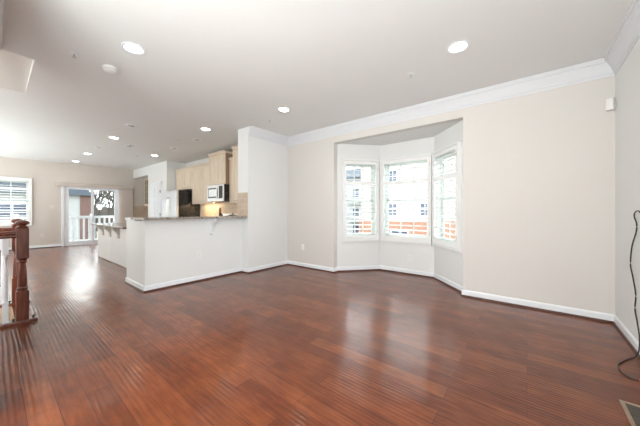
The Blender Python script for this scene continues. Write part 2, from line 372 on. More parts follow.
# ------------------------------------------------------------------ windows and shutters
NW = 0
def window(M, s0, s1, z0, z1, cols=3):
    """vinyl double-hung unit in the opening; local +Y is outward"""
    global NW; NW += 1
    m = MB(M); fr = .035; y0, y1 = .075, .12
    m.box(s0, s0+fr, y0, y1, z0, z1); m.box(s1-fr, s1, y0, y1, z0, z1); m.box(s0, s1, y0, y1, z0, z0+fr); m.box(s0, s1, y0, y1, z1-fr, z1)
    w_ = struct('window_%d' % NW, m, VINYL)
    zm = (z0+z1)/2
    for (a, b_, yy) in ((z0+fr, zm+.02, .082), (zm-.02, z1-fr, .10)):
        q = MB(M); t = .032
        q.box(s0+fr, s0+fr+t, yy, yy+.02, a, b_); q.box(s1-fr-t, s1-fr, yy, yy+.02, a, b_); q.box(s0+fr, s1-fr, yy, yy+.02, a, a+t+.01); q.box(s0+fr, s1-fr, yy, yy+.02, b_-t-.01, b_)
        for i in range(1, cols):
            x = s0+fr+t+(s1-s0-2*fr-2*t)*i/cols; q.box(x-.009, x+.009, yy+.006, yy+.014, a+t, b_-t)
        zc = (a+b_)/2; q.box(s0+fr, s1-fr, yy+.006, yy+.014, zc-.009, zc+.009)
        sh = q.build('sash', VINYL, w_)
        MB(M).box(s0+fr+t, s1-fr-t, yy+.008, yy+.012, a+t, b_-t).build('pane', GLASS, sh)
    return w_
def shutter(M, s0, s1, z0, z1, label, zdiv=1.70, tilt=.16, group=None):
    """plantation shutter mounted on the room side (local -Y)"""
    c0 = M @ Vector(((s0+s1)/2, -.03, z0)); r = thing('plantation_shutter', c0, label, 'shutter', group)
    F = .03
    m = MB(M)
    for a in ((s0, s0+F, z0, z1), (s1-F, s1, z0, z1), (s0+F, s1-F, z0, z0+F), (s0+F, s1-F, z1-F, z1)): m.box(a[0], a[1], -.062, .0, a[2], a[3])
    m.build('frame', SHUT, r, bevel=.004)
    m = MB(M); T = .042; a0, a1 = s0+F+.003, s1-F-.003; b0, b1 = z0+F+.003, z1-F-.003
    RB, RT, RD = .075, .065, .07
    for a in ((a0, a0+T, b0, b1), (a1-T, a1, b0, b1), (a0+T, a1-T, b0, b0+RB), (a0+T, a1-T, b1-RT, b1), (a0+T, a1-T, zdiv-RD/2, zdiv+RD/2)): m.box(a[0], a[1], -.056, -.028, a[2], a[3])
    pn = m.build('panel_frame', SHUT, r, bevel=.003)
    for za, zb in ((b0+RB, zdiv-RD/2), (zdiv+RD/2, b1-RT)):
        nl = max(2, round((zb-za)/.082)); st = (zb-za)/nl
        for i in range(nl):
            zc = za+st*(i+.5); R_ = Matrix.Translation(Vector((0, -.042, zc))) @ Matrix.Rotation(tilt, 4, 'X')
            q = MB(M @ R_); hw = .042
            q.prism([(-hw, 0), (-hw*.6, .0045), (0, .006), (hw*.6, .0045), (hw, 0), (hw*.6, -.0045), (0, -.006), (-hw*.6, -.0045)], a0+T+.002, a1-T-.002, 'X')
            q.build('louver', SHUT, r)
    for zh in (b0+.15, b1-.15):
        MB(M).box(s1-F-.006, s1-F+.006, -.066, -.052, zh-.03, zh+.03).build('hinge', CHROME, r)
    return r
SG = ('white plantation shutter with open louvers on the left angled window of the bay',
      'wide white plantation shutter with open louvers on the middle window of the bay',
      'white plantation shutter with open louvers on the right angled window of the bay')
for i, (M, s0, s1) in enumerate(bayw):
    window(M, s0, s1, BZ0, BZ1)
    e = .045
    shutter(M, s0-e, s1+e, .585, 2.165, SG[i])
    # thin stool moulding under the shutter
    NT += 1; struct('trim_%d' % NT, MB(M).box(s0-e, s1+e, -.03, 0, .55, .584), HALF, bevel=.005)
# far-left window, local +Y outward = world -X, local X = world +Y
ML = frame2((XF, WY0), PI/2)
window(ML, 0, WY1-WY0, WZ0, WZ1, 2)
shutter(ML, -.045, WY1-WY0+.045, WZ0-.045, WZ1+.045, 'white plantation shutter on the far beige wall left of the patio door', 1.83, .15)

# ------------------------------------------------------------------ patio door
m = MB(); X0, X1 = XF-.12, XF-.02; fr = .05
m.box(X0, X1, DY0, DY0+fr, 0, DZ); m.box(X0, X1, DY1-fr, DY1, 0, DZ); m.box(X0, X1, DY0, DY1, DZ-fr, DZ); m.box(X0, X1, DY0, DY1, 0, .03)
d1 = struct('door_1', m, WHITE, bevel=.004)
ym = (DY0+DY1)/2
for (a, b_, xx) in ((DY0+fr, ym+.03, XF-.06), (ym-.03, DY1-fr, XF-.1)):
    q = MB(); t = .07
    q.box(xx, xx+.035, a, a+t, .03, DZ-fr); q.box(xx, xx+.035, b_-t, b_, .03, DZ-fr); q.box(xx, xx+.035, a+t, b_-t, .03, .14); q.box(xx, xx+.035, a+t, b_-t, DZ-fr-t, DZ-fr)
    pp = q.build('sliding_panel', WHITE, d1, bevel=.003)
    MB().box(xx+.014, xx+.02, a+t, b_-t, .14, DZ-fr-t).build('pane', GLASS, pp)
MB().box(XF-.025, XF+.01, ym-.01, ym+.015, .9, 1.1).build('door_handle', WHITE, d1, bevel=.004)
NT += 1
t_ = MB(); t_.box(XF, XF+.02, DY0-.06, DY0+.005, 0, DZ+.01); t_.box(XF, XF+.02, DY1-.005, DY1+.05, 0, DZ+.01); t_.box(XF, XF+.02, DY0-.06, DY1+.05, DZ-.005, DZ+.06)
struct('trim_%d' % NT, t_, WHITE, bevel=.003)
vb = thing('vertical_blind', (XF+.06, 2.2, 2.0), 'cream vertical blind with long valance, drawn to the right of the patio door', 'blind')
MB().box(XF+.02, XF+.125, 1.30, 3.40, 1.985, 2.075).build('valance', BLIND, vb, bevel=.004)
for i in range(9):
    y = 3.0+i*.044; M = Matrix.Translation(Vector((XF+.07, y, 0))) @ Matrix.Rotation(PI/2-.35, 4, 'Z')
    q = MB(M); q.prism([(-.043, 0), (-.02, .004), (.02, .004), (.043, 0), (.02, .002), (-.02, .002)], .04, 1.985, 'Z'); q.build('slat', BLIND, vb)
# pantry door
m = MB(); PX0, PX1 = -10.10, -9.30; Y_ = 3.43
m.box(PX0, PX1, Y_-.03, Y_-.001, .01, 2.05)
d2 = struct('door_2', m, WHITE, bevel=.002)
q = MB()
for (a, b_) in ((PX0+.1, (PX0+PX1)/2-.04), ((PX0+PX1)/2+.04, PX1-.1)):
    for z0, z1 in ((.2, .75), (.87, 1.5), (1.62, 1.93)): q.box(a, b_, Y_-.042, Y_-.03, z0, z1)
q.build('raised_panel', WHITE, d2, bevel=.01)
MB().lathe([(.005, 0), (.012, .005), (.012, .03), (.028, .04), (.028, .06), (.01, .07)], n=14).v
kq = MB(Matrix.Translation(Vector((PX0+.07, Y_-.03, .95))) @ Matrix.Rotation(PI/2, 4, 'X')); kq.lathe([(.026, 0), (.026, .006), (.01, .01), (.01, .03), (.026, .04), (.028, .055), (.012, .066)], n=14); kq.build('door_handle', CHROME, d2, smooth=True)
for z in (.3, 1.05, 1.8): MB().box(PX1-.004, PX1+.012, Y_-.04, Y_-.024, z-.045, z+.045).build('hinge', DARK, d2)
NT += 1; t_ = MB(); t_.box(PX0-.08, PX0-.005, Y_-.02, Y_, 0, 2.13); t_.box(PX1+.005, PX1+.08, Y_-.02, Y_, 0, 2.13); t_.box(PX0-.08, PX1+.08, Y_-.02, Y_, 2.055, 2.13)
struct('trim_%d' % NT, t_, WHITE, bevel=.003)

# ------------------------------------------------------------------ stairwell below, and its railings
s_ = MB(); s_.box(SX0-.1, SX0, -3.6, SY1, -2.6, -.2); s_.box(SX1, SX1+.1, -3.6, SY1, -2.6, -.2); s_.box(SX0-.1, SX1+.1, SY1, SY1+.1, -2.6, -.2); s_.box(SX0, SX0+.012, -3.6, SY1, -2.6, -.001); s_.box(SX1-.012, SX1, -3.6, SY1, -2.6, -.001); s_.box(SX0, SX1, SY1-.012, SY1, -2.6, -.001)
struct('wall_lower_stairwell', s_, CARPET)
st = thing('staircase', (-4.57, .1, -.2), 'beige carpeted stairs going down between the two cherry wood railings', 'staircase')
for i in range(10):
    zt = -.19*(i+1); y1 = SY1-.001-.26*i; q = MB(); q.box(SX0+.014, SX1-.014, y1-.29-.013, y1-.013, zt-.19, zt); q.build('step', CARPET, st, bevel=.015)
def newel(parent):
    m = MB(); h = .045
    m.box(-h, h, -h, h, .03, .335); m.box(-h, h, -h, h, .672, .985)
    n_ = 24
    m.lathe([(.044, .335), (.034, .342), (.042, .352), (.042, .364), (.033, .374), (.037, .39), (.036, .44), (.033, .50), (.030, .56), (.027, .61), (.026, .625), (.036, .635), (.036, .645), (.028, .652), (.040, .664), (.044, .672)], n=n_)
    m.lathe([(.040, .985), (.048, .99), (.048, .998), (.030, 1.006), (.028, 1.014), (.040, 1.022), (.052, 1.032), (.054, 1.042), (.044, 1.056), (.022, 1.066), (.004, 1.07)], n=n_)
    return m.build('newel_post', CHERRY, parent, bevel=.004, smooth=True)
def railing(x, label):
    r = thing('stair_railing', (0, 0, 0), label, 'railing', None)
    newel(r)
    MB().prism([(-.06, 0), (.06, 0), (.06, .018), (.052, .03), (-.052, .03), (-.06, .018)], -2.3, .105, 'Y').build('floor_plate', CHERRY, r)
    MB().prism([(-.022, .885), (.022, .885), (.03, .90), (.026, .915), (.034, .93), (.034, .945), (.02, .957), (-.02, .957), (-.034, .945), (-.034, .93), (-.026, .915), (-.03, .90)], -2.3, -.04, 'Y').build('handrail', CHERRY, r)
    for i in range(17):
        y = -.115-.125*i; q = MB(); h = .021
        q.box(-h, h, y-h, y+h, .03, .24); q.box(-h, h, y-h, y+h, .72, .89)
        q.lathe([(.021, .24), (.014, .25), (.019, .265), (.019, .4), (.015, .60), (.013, .69), (.019, .70), (.015, .71), (.021, .72)], (0, y, 0), 10)
        q.build('baluster', WHITE, r, smooth=True)
    for y in (.075, -.062): MB().lathe([(.006, .03), (.006, .045), (.012, .048), (.012, .056), (.006, .062)], (.03, y, 0), 10).build('gate_stud', DARK, r, smooth=True)
    r.location = (x, .205, 0)
    return r
railing(-4.14, 'cherry wood stair railing with turned newel post and white balusters, nearer of the two')
railing(-5.01, 'cherry wood stair railing partly hidden behind the nearer newel post')

# ------------------------------------------------------------------ kitchen
bt = MB(); bt.prism([(-4.66, 1.30), (-4.10, 1.30), (-4.10, 2.985), (-4.095, 2.985), (-4.66, 2.985)], 1.04, 1.072, 'Z')
tag(bt.build('bar_countertop', GRAN, bevel=.004), 'speckled granite countertop on top of the white half wall', 'countertop')
tag(MB().box(-5.12, -4.665, 1.355, 1.50, 1.022, 1.058).build('wall_cap', WHITE, bevel=.006), 'white painted cap at the left end of the half wall', 'ledge')
def corbel(name, M, d, h, w_, m_, parent=None):
    q = MB(M); pts = [(0, 0), (d, 0), (d, -.025), (d*.93, -.045), (d*.86, -.045)]
    for i in range(9):
        t = i/8; pts.append((d*.78*(1-math.sin(t*PI/2))+d*.16, -.05-(h-.1)*t**1.2))
    pts += [(d*.22, -h+.03), (d*.1, -h), (0, -h)]
    q.prism(pts, -w_/2, w_/2, 'X')          # local Y = outward, local Z = up
    return q.build(name, m_, parent, bevel=.003)
cb = corbel('corbel', Matrix.Translation(Vector((-4.29, 2.37, 1.04))) @ Matrix.Rotation(-PI/2, 4, 'Z'), .16, .29, .05, WHITE)
tag(cb, 'white bracket under the granite bar top on the half wall', 'corbel')
# tile on the wing wall end and the back wall
tl = MB(); tl.box(-4.41, -4.10, 2.976, 2.99, 1.074, 1.515); struct('trim_%d' % (NT+1), tl, TILE, bevel=.002)
tl = MB(); tl.box(-7.75, -4.41, 4.005, 4.019, .915, 1.40); tl.box(-11.95, -10.44, 4.005, 4.019, .915, 1.36); tl.box(-11.95, -11.936, 3.42, 4.0, .915, 1.36)
struct('trim_%d' % (NT+2), tl, TILE)
NT += 2

def door_panel(x0, x1, z0, z1, yf, name, parent, knob=None, m_=MAPLE, hmat=CHROME, glassy=False):
    """shaker door, its face at y = yf, camera side is -Y"""
    q = MB(); t = .055; g = .002
    x0 += g; x1 -= g; z0 += g; z1 -= g
    q.box(x0, x0+t, yf, yf+.02, z0, z1); q.box(x1-t, x1, yf, yf+.02, z0, z1); q.box(x0+t, x1-t, yf, yf+.02, z0, z0+t); q.box(x0+t, x1-t, yf, yf+.02, z1-t, z1)
    if glassy:
        nx, nz = 3, 4
        for i in range(1, nx): x = x0+(x1-x0)*i/nx; q.box(x-.008, x+.008, yf+.004, yf+.016, z0+t, z1-t)
        for i in range(1, nz): z = z0+(z1-z0)*i/nz; q.box(x0+t, x1-t, yf+.004, yf+.016, z-.008, z+.008)
    elif z1-z0 > .2:
        q.box(x0+t, x1-t, yf+.01, yf+.018, z0+t, z1-t); q.box(x0+t+.03, x1-t-.03, yf+.004, yf+.012, z0+t+.03, z1-t-.03)
    else: q.box(x0+t, x1-t, yf+.003, yf+.018, z0+t, z1-t)
    d = q.build(name, m_, parent, bevel=.002)
    if glassy: MB().box(x0+t, x1-t, yf+.009, yf+.013, z0+t, z1-t).build('pane', GLASS, d)
    if knob:
        kx, kz = knob; kq = MB(Matrix.Translation(Vector((kx, yf, kz))) @ Matrix.Rotation(PI/2, 4, 'X'))
        kq.lathe([(.006, 0), (.006, .012), (.015, .018), (.016, .026), (.008, .031)], n=12); kq.build('knob', hmat, d, smooth=True)
    return d
def upper(x0, x1, yf, z0, z1, label, nd=2, crown=True, glassy=False, side=MAPLE, ends=False):
    r = thing('upper_cabinet', ((x0+x1)/2, yf, z0), label, 'cabinet')
    if glassy:
        q = MB(); q.box(x0, x0+.018, yf+.02, 4.0, z0, z1); q.box(x1-.018, x1, yf+.02, 4.0, z0, z1); q.box(x0+.018, x1-.018, yf+.02, 4.0, z0, z0+.018); q.box(x0+.018, x1-.018, yf+.02, 4.0, z1-.018, z1); q.box(x0+.018, x1-.018, 3.98, 4.0, z0+.018, z1-.018)
        for k in (1, 2): z = z0+(z1-z0)*k/3; q.box(x0+.018, x1-.018, yf+.05, 3.98, z-.008, z+.008)
        q.build('body', side, r)
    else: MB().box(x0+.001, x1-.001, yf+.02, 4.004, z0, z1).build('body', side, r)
    if z0 == 1.40: MB().box(x0+.002, x1-.002, yf+.002, yf+.02, z0-.035, z0+.004).build('light_rail', MAPLE, r)
    w_ = (x1-x0)/nd
    for i in range(nd):
        a, b_ = x0+w_*i, x0+w_*(i+1)
        kx = (b_-.03 if i % 2 == 0 else a+.03) if nd > 1 else b_-.03
        door_panel(a, b_, z0+.01, z1-.01, yf, 'door', r, (kx, z0+.06), glassy=glassy)
    if crown:
        P = [(-.002, 0), (.012, 0), (.016, .02), (.035, .045), (.045, .05), (.045, .06), (-.002, .06)]
        q = MB(); q.sweep([(x0+.001, yf+.01), (x1-.001, yf+.01)], [(o, z1+z) for o, z in P], -1); q.box(x0+.002, x1-.002, yf+.012, 4.0, z1, z1+.055)
        q.build('crown', MAPLE, r)
    return r
upper(-8.82, -7.76, 3.69, 1.82, 2.42, 'short maple wall cabinet with two doors above the refrigerator')
upper(-7.75, -6.60, 3.69, 1.40, 2.42, 'tall maple wall cabinet between the refrigerator and the microwave', 2)
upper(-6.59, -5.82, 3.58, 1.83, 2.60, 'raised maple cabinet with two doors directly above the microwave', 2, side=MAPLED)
upper(-5.81, -5.42, 3.69, 1.40, 2.42, 'narrow maple wall cabinet right of the microwave', 1)
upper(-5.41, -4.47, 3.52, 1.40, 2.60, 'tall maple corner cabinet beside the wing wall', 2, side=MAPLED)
upper(-11.60, -10.44, 3.69, 1.36, 2.42, 'maple cabinet with mullioned glass doors in the far niche', 2, crown=False, glassy=True)

def base_cab(x0, x1, y0, y1, label, nd, front=-1, m_=MAPLE):
    r = thing('base_cabinet', ((x0+x1)/2, (y0+y1)/2, 0), label, 'cabinet')
    MB().box(x0+.001, x1-.001, y0+.02, y1, .10, .875).box(x0+.01, x1-.01, y0+.08, y1, 0, .10).build('body', m_, r)
    w_ = (x1-x0)/nd
    for i in range(nd):
        a, b_ = x0+w_*i, x0+w_*(i+1)
        door_panel(a, b_, .115, .68, y0, 'door', r, (b_-.03 if i % 2 == 0 else a+.03, .62))
        door_panel(a, b_, .69, .87, y0, 'drawer', r, ((a+b_)/2, .78))
    return r
base_cab(-7.75, -6.60, 3.40, 4.0, 'maple base cabinet between the refrigerator and the range', 2)
base_cab(-5.81, -4.43, 3.40, 4.0, 'maple base cabinet right of the range, in the corner', 3)
base_cab(-11.93, -10.45, 3.44, 4.0, 'maple base cabinet in the far niche', 3)
pb = thing('base_cabinet', (-4.75, 2.2, 0), 'maple base cabinet behind the half wall under the bar', 'cabinet')
MB().box(-5.06, -4.412, 1.50, 2.93, .1, .875).box(-5.0, -4.42, 1.5, 2.93, 0, .1).build('body', MAPLE, pb)
for (x0, x1, y0, y1, t_) in ((-7.75, -6.60, 3.38, 4.003, 'granite worktop between the refrigerator and the range'), (-5.81, -4.43, 3.38, 4.003, 'granite worktop in the kitchen corner right of the range'), (-11.934, -10.44, 3.42, 4.003, 'granite worktop in the far niche'), (-5.08, -4.412, 1.495, 2.95, 'low granite worktop behind the half wall')):
    tag(MB().box(x0, x1, y0, y1, .876, .914).build('worktop', GRAN, bevel=.004), t_, 'countertop')
# range
rg = thing('kitchen_range', (-6.2, 3.7, 0), 'stainless range standing under the microwave', 'range')
MB().box(-6.59, -5.82, 3.37, 3.99, .08, .90).box(-6.57, -5.84, 3.42, 3.99, 0, .08).build('body', STEEL, rg, bevel=.005)
MB().box(-6.59, -5.82, 3.35, 3.99, .901, .925).build('cooktop', BLACK, rg, bevel=.004)
MB().box(-6.54, -5.87, 3.352, 3.37, .2, .68).build('oven_door', BLACK, rg, bevel=.004)
MB().tube([(-6.5, 3.32, .74), (-5.91, 3.32, .74)], .012).box(-6.49, -6.47, 3.32, 3.37, .73, .75).box(-5.94, -5.92, 3.32, 3.37, .73, .75).build('oven_handle', STEEL, rg)
MB().box(-6.59, -5.82, 3.93, 3.995, .925, 1.09).build('control_panel', STEEL, rg, bevel=.006)
# microwave
mw = thing('microwave', (-6.2, 3.6, 1.41), 'stainless over-the-range microwave hung under a maple cabinet', 'microwave')
MB().box(-6.588, -5.822, 3.56, 4.0, 1.41, 1.825).build('body', BLACK, mw, bevel=.003)
mf = MB().box(-6.588, -5.822, 3.535, 3.56, 1.41, 1.825).build('front', STEEL, mw, bevel=.004)
MB().box(-6.53, -6.08, 3.528, 3.536, 1.50, 1.75).build('door_window', DARK, mw, bevel=.003)
MB().box(-6.50, -6.11, 3.525, 3.53, 1.53, 1.72).build('window_mesh', STEEL, mw)
MB().box(-6.02, -5.86, 3.528, 3.536, 1.48, 1.79).build('control_panel', DARK, mw, bevel=.003)
MB().tube([(-6.05, 3.535, 1.47), (-6.05, 3.49, 1.50), (-6.05, 3.49, 1.74), (-6.05, 3.535, 1.77)], .011).build('handle', STEEL, mw, smooth=True)
# refrigerator
fg = thing('refrigerator', (-8.33, 3.7, 0), 'tall refrigerator with bright stainless doors and a black side', 'refrigerator')
MB().box(-8.83, -7.87, 3.37, 3.995, .02, 1.775).build('body', BLACK, fg, bevel=.006)
for (a, b_, nm) in ((-8.83, -8.36, 'door'), (-8.345, -7.87, 'door')):
    d_ = MB().box(a, b_, 3.295, 3.365, .06, 1.77).build(nm, STEEL, fg, bevel=.012, segs=3)
    hx = b_-.05 if a < -8.6 else a+.05
    MB().tube([(hx, 3.295, .62), (hx, 3.245, .68), (hx, 3.235, 1.1), (hx, 3.245, 1.52), (hx, 3.295, 1.58)], .013).build('handle', CHROME, d_, smooth=True)
MB().box(-8.8, -8.42, 3.3, 3.36, 0.0, .058).box(-8.3, -7.9, 3.3, 3.36, 0, .058).build('kick_plate', DARK, fg)
# island
isl = thing('kitchen_island', (-7.4, 2.1, 0), 'pale painted kitchen island with a granite top on carved corbels', 'island')
ZI = .815
MB().box(-8.67, -6.15, 1.72, 2.50, 0, ZI).build('body', ISLAND, isl, bevel=.004)
for (a, b_) in ((-8.665, -7.42), (-7.41, -6.155)):
    MB().box(a, b_, 1.708, 1.72, .02, ZI-.004).build('panel', ISLAND, isl, bevel=.003)
MB().box(-8.72, -6.10, 1.58, 2.55, ZI, ZI+.035).build('countertop', GRAN, isl, bevel=.006)
for x in (-8.11, -7.5, -6.87):
    corbel('corbel', Matrix.Translation(Vector((x, 1.708, ZI))) @ Matrix.Rotation(PI, 4, 'Z'), .12, .24, .13, CORB, isl)
# things on the worktops
def put(name, prof, x, y, z, m_, label, cat, n=18, parts=()):
    r = MB().lathe(prof, (x, y, z), n).build(name, m_, smooth=True); tag(r, label, cat)
    for nm, pr, mm in parts: 
        MB().lathe(pr, (x, y, z), n).build(nm, mm, r, smooth=True)
    return r
put('pepper_mill', [(.032, 0), (.035, .02), (.024, .09), (.03, .17), (.028, .20)], -6.08, 3.60, .926, BLACK, 'tall dark mill with a brown wooden head standing on the range', 'mill', parts=[('mill_head', [(.026, .202), (.032, .23), (.03, .27), (.018, .31), (.008, .325)], AMBER)])
put('spice_jar', [(.03, 0), (.034, .02), (.034, .13), (.024, .15), (.024, .175)], -5.93, 3.55, .926, DARK, 'short dark jar beside the tall mill', 'jar')
put('cooking_pot', [(.10, 0), (.12, .02), (.125, .12), (.13, .125), (.13, .13)], -5.55, 3.62, .915, CERAM, 'white pot with a black lid on the worktop right of the range', 'pot', 24, [('lid', [(.128, .131), (.125, .142), (.06, .165), (.012, .17), (.012, .185), (.02, .19), (.018, .2)], BLACK)])
put('storage_jar', [(.07, 0), (.075, .02), (.075, .16), (.06, .175)], -5.22, 3.66, .915, CERAM, 'white storage jar nearest to the tiled wing wall', 'jar', 20, [('lid', [(.062, .176), (.062, .195), (.02, .2), (.018, .215)], CHROME)])
# warm strip lights under the wall cabinets
for (x0, x1, lab) in ((-7.6, -6.75, 'slim lit strip light under the tall maple cabinet left of the microwave'), (-5.75, -5.5, 'slim lit strip light under the narrow maple cabinet right of the microwave')):
    r = thing('strip_light', ((x0+x1)/2, 3.8, 1.385), lab, 'light'); MB().box(x0, x1, 3.76, 3.84, 1.39, 1.399).build('housing', WHITE, r)
    MB().box(x0+.02, x1-.02, 3.77, 3.83, 1.386, 1.39).build('diffuser', mat('strip_glow', (1, .9, .7), .5, emit=((1, .80, .5), 40)), r)

# ------------------------------------------------------------------ ceiling fixtures
def downlight(x, y, label, lit=True):
    r = thing('ceiling_light', (x, y, H), label, 'light', 'lit recessed ceiling lights' if lit else None)
    m = MB(); prof = [(.074, -.0005), (.098, -.0005), (.1, -.004), (.096, -.008), (.080, -.008), (.074, -.004)]
    n = 32; vs = []; fs = []
    for rr, z in prof:
        for i in range(n): a = 2*PI*i/n; vs.append((x+rr*math.cos(a), y+rr*math.sin(a), H+z))
    for j in range(len(prof)):
        for i in range(n): k = (j+1) % len(prof); fs.append((j*n+i, j*n+(i+1) % n, k*n+(i+1) % n, k*n+i))
    m.add(vs, fs); m.build('trim_ring', WHITE, r, smooth=True)
    MB().lathe([(.074, -.0005), (.074, -.003), (.06, -.0045), (.01, -.005)], (x, y, H), 32).build('lens', LENS, r, smooth=True)
    return r
LIT = [(-2.99, .86, 'large lit recessed ceiling light at upper left, beside the smoke detector'),
       (-.52, 2.79, 'large lit recessed ceiling light in front of the bay window'),
       (-2.96, 2.83, 'lit recessed ceiling light near the corner of the crown moulding'),
       (-6.96, 1.64, 'lit recessed ceiling light over the island, nearest of its row'),
       (-9.48, 1.65, 'lit recessed ceiling light in the middle of the row leading to the patio door'),
       (-8.27, 2.89, 'lit recessed ceiling light in front of the pantry door'),
       (-4.85, 2.57, 'lit recessed ceiling light just left of the wing wall'),
       (-11.2, 1.67, 'lit recessed ceiling light closest to the patio door')]
for x, y, lb in LIT: downlight(x, y, lb)
def gimbal(x, y, label, s=1.0):
    r = thing('spot_light', (x, y, H), label, 'light')
    n = 28; prof = [(.05*s, -.0005), (.098*s, -.0005), (.098*s, -.006), (.055*s, -.014), (.05*s, -.006)]; vs = []; fs = []
    for rr, z in prof:
        for i in range(n): a = 2*PI*i/n; vs.append((x+rr*math.cos(a), y+rr*math.sin(a), H+z))
    for j in range(len(prof)):
        for i in range(n): k = (j+1) % len(prof); fs.append((j*n+i, j*n+(i+1) % n, k*n+(i+1) % n, k*n+i))
    MB().add(vs, fs).build('trim_ring', WHITE, r, smooth=True)
    MB().lathe([(.051*s, -.0005), (.051*s, -.004), (.02*s, -.006)], (x, y, H), 24).build('lamp_well', DUCT, r, smooth=True)
    MB().lathe([(.026*s, -.005), (.03*s, -.016), (.024*s, -.024), (.012*s, -.025)], (x+.005, y, H), 18).build('bulb', CHROME, r, smooth=True)
for x, y, lb in ((-5.72, 1.61, 'unlit recessed spot light nearest the camera over the kitchen aisle'), (-8.27, 1.65, 'unlit recessed spot light between two lit lights of the island row'),
                 (-7.52, 2.07, 'unlit recessed spot light behind the island row'), (-6.92, 2.85, 'unlit recessed spot light in front of the refrigerator'), (-5.71, 2.83, 'unlit recessed spot light in front of the microwave cabinet')):
    gimbal(x, y, lb)
def sprinkler(x, y, label):
    r = thing('sprinkler_head', (x, y, H), label, 'sprinkler')
    MB().lathe([(.035, -.0005), (.035, -.004), (.02, -.007)], (x, y, H), 22).build('escutcheon', WHITE, r, smooth=True)
    MB().lathe([(.008, -.006), (.008, -.022), (.003, -.024), (.003, -.034), (.018, -.035), (.018, -.038), (.004, -.039)], (x, y, H), 16).build('deflector', CHROME, r, smooth=True)
for x, y, lb in ((-3.56, .52, 'sprinkler head near the stairwell, left of the smoke detector'), (-1.05, 3.0, 'sprinkler head between the bay window and the ceiling light'),
                 (-3.49, 3.0, 'sprinkler head near the crown moulding corner'), (-8.67, 2.58, 'sprinkler head before the pantry wall'), (-5.99, 2.55, 'sprinkler head over the kitchen')):
    sprinkler(x, y, lb)
sd = thing('smoke_detector', (-3.6, .82, H), 'round white smoke detector on the ceiling behind the large ceiling light', 'smoke detector')
MB().lathe([(.07, -.0005), (.072, -.012), (.066, -.016)], (-3.6, .82, H), 28).build('base_plate', PLASTIC, sd, smooth=True)
MB().lathe([(.062, -.016), (.064, -.03), (.05, -.042), (.02, -.046)], (-3.6, .82, H), 28).build('cover', PLASTIC, sd, smooth=True)
MB().lathe([(.065, -.024), (.0655, -.027), (.065, -.03)], (-3.6, .82, H), 28).build('vent_band', CHROME, sd, smooth=True)

# ------------------------------------------------------------------ plates on walls
def plate(M, z, label, kind='outlet', m_=PLASTIC):
    p = M @ Vector((0, 0, z)); r = thing('electrical_outlet' if kind == 'outlet' else 'light_switch', p, label, 'outlet' if kind == 'outlet' else 'switch')
    wd = .035 if kind == 'outlet' else .058
    MB(M).box(-wd, wd, -.006, -.0003, z-.057, z+.057).build('cover_plate', m_, r, bevel=.002)
    if kind == 'outlet':
        for s in (-.021, .021):
            q = MB(M).box(-.016, .016, -.008, -.006, z+s-.014, z+s+.014).build('socket', m_, r, bevel=.002)
            MB(M).box(-.008, -.005, -.0085, -.0079, z+s-.005, z+s+.006).box(.005, .008, -.0085, -.0079, z+s-.005, z+s+.006).build('slot', DARK, q)
    else:
        for s in (-.023, .023): MB(M).box(s-.014, s+.014, -.009, -.006, z-.032, z+.032).build('rocker', m_, r, bevel=.002)
# local -Y is the room side
plate(frame2((-3.64, 4.02), 0), .42, 'white outlet on the plain wall left of the bay')
plate(frame2((-1.695, 4.79), 0), .30, 'white outlet under the middle bay window')
plate(frame2((-4.29, 2.16), PI/2), .44, 'white outlet on the half wall under the bar top')
plate(frame2((XF, 1.0), PI/2), .40, 'pale outlet low on the far beige wall', m_=BEIGEP)
plate(frame2((XF, 1.22), PI/2), 1.30, 'pale double switch on the far beige wall by the patio door', 'switch', BEIGEP)
ms = thing('motion_sensor', (.67, 4.0, 2.2), 'small white motion sensor high in the right corner', 'sensor')
MM = Matrix.Translation(Vector((.672, 3.975, 2.27))) @ Matrix.Rotation(-.35, 4, 'Z')
MB(MM).box(-.03, .03, -.022, .022, -.065, .06).build('housing', PLASTIC, ms, bevel=.01, segs=3)
MB(MM).box(-.022, .022, -.026, -.022, -.05, .0).build('lens', CERAM, ms, bevel=.002)
MB().box(.655, .717, 3.995, 4.02, 2.23, 2.31).build('bracket', PLASTIC, ms)

# ------------------------------------------------------------------ cord and floor register
def smooth_pts(P, n=6):
    P = [Vector(p) for p in P]; out_ = []
    for i in range(len(P)-1):
        a, b_, c_, d_ = P[max(i-1, 0)], P[i], P[i+1], P[min(i+2, len(P)-1)]
        for k in range(n):
            t = k/n; out_.append(.5*((2*b_)+(c_-a)*t+(2*a-5*b_+4*c_-d_)*t*t+(3*b_-a-3*c_+d_)*t**3))
    out_.append(P[-1]); return out_
co = thing('power_cord', (.7, 3.3, 0), 'black cord hanging down the right wall and curling onto the floor', 'cord')
hang = [(.712, 3.16, 1.12), (.700, 3.22, 1.165), (.697, 3.29, 1.155), (.702, 3.34, 1.12), (.708, 3.31, 1.06), (.708, 3.32, .99), (.706, 3.42, .86), (.706, 3.46, .70), (.707, 3.40, .60), (.706, 3.32, .47), (.706, 3.34, .35), (.703, 3.27, .26), (.70, 3.20, .16), (.69, 3.17, .06), (.67, 3.17, .010), (.62, 3.10, .007), (.565, 3.0, .007), (.535, 2.93, .007), (.532, 2.82, .007), (.56, 2.765, .007), (.603, 2.75, .008)]
MB().tube([tuple(p) for p in smooth_pts(hang)], .0048, 8).build('cable', RUBBER, co, smooth=True)
MB().tube([(.600, 2.751, .010), (.625, 2.748, .010), (.655, 2.745, .010)], [.007, .0095, .0085], 10).build('plug', RED, co, smooth=True)
MB().box(.703, .7165, 3.13, 3.19, 1.08, 1.16).build('wall_clip', DARK, co, bevel=.003)
fr_ = thing('floor_register', (.53, 2.2, 0), 'bronze floor vent register beside the right wall', 'vent')
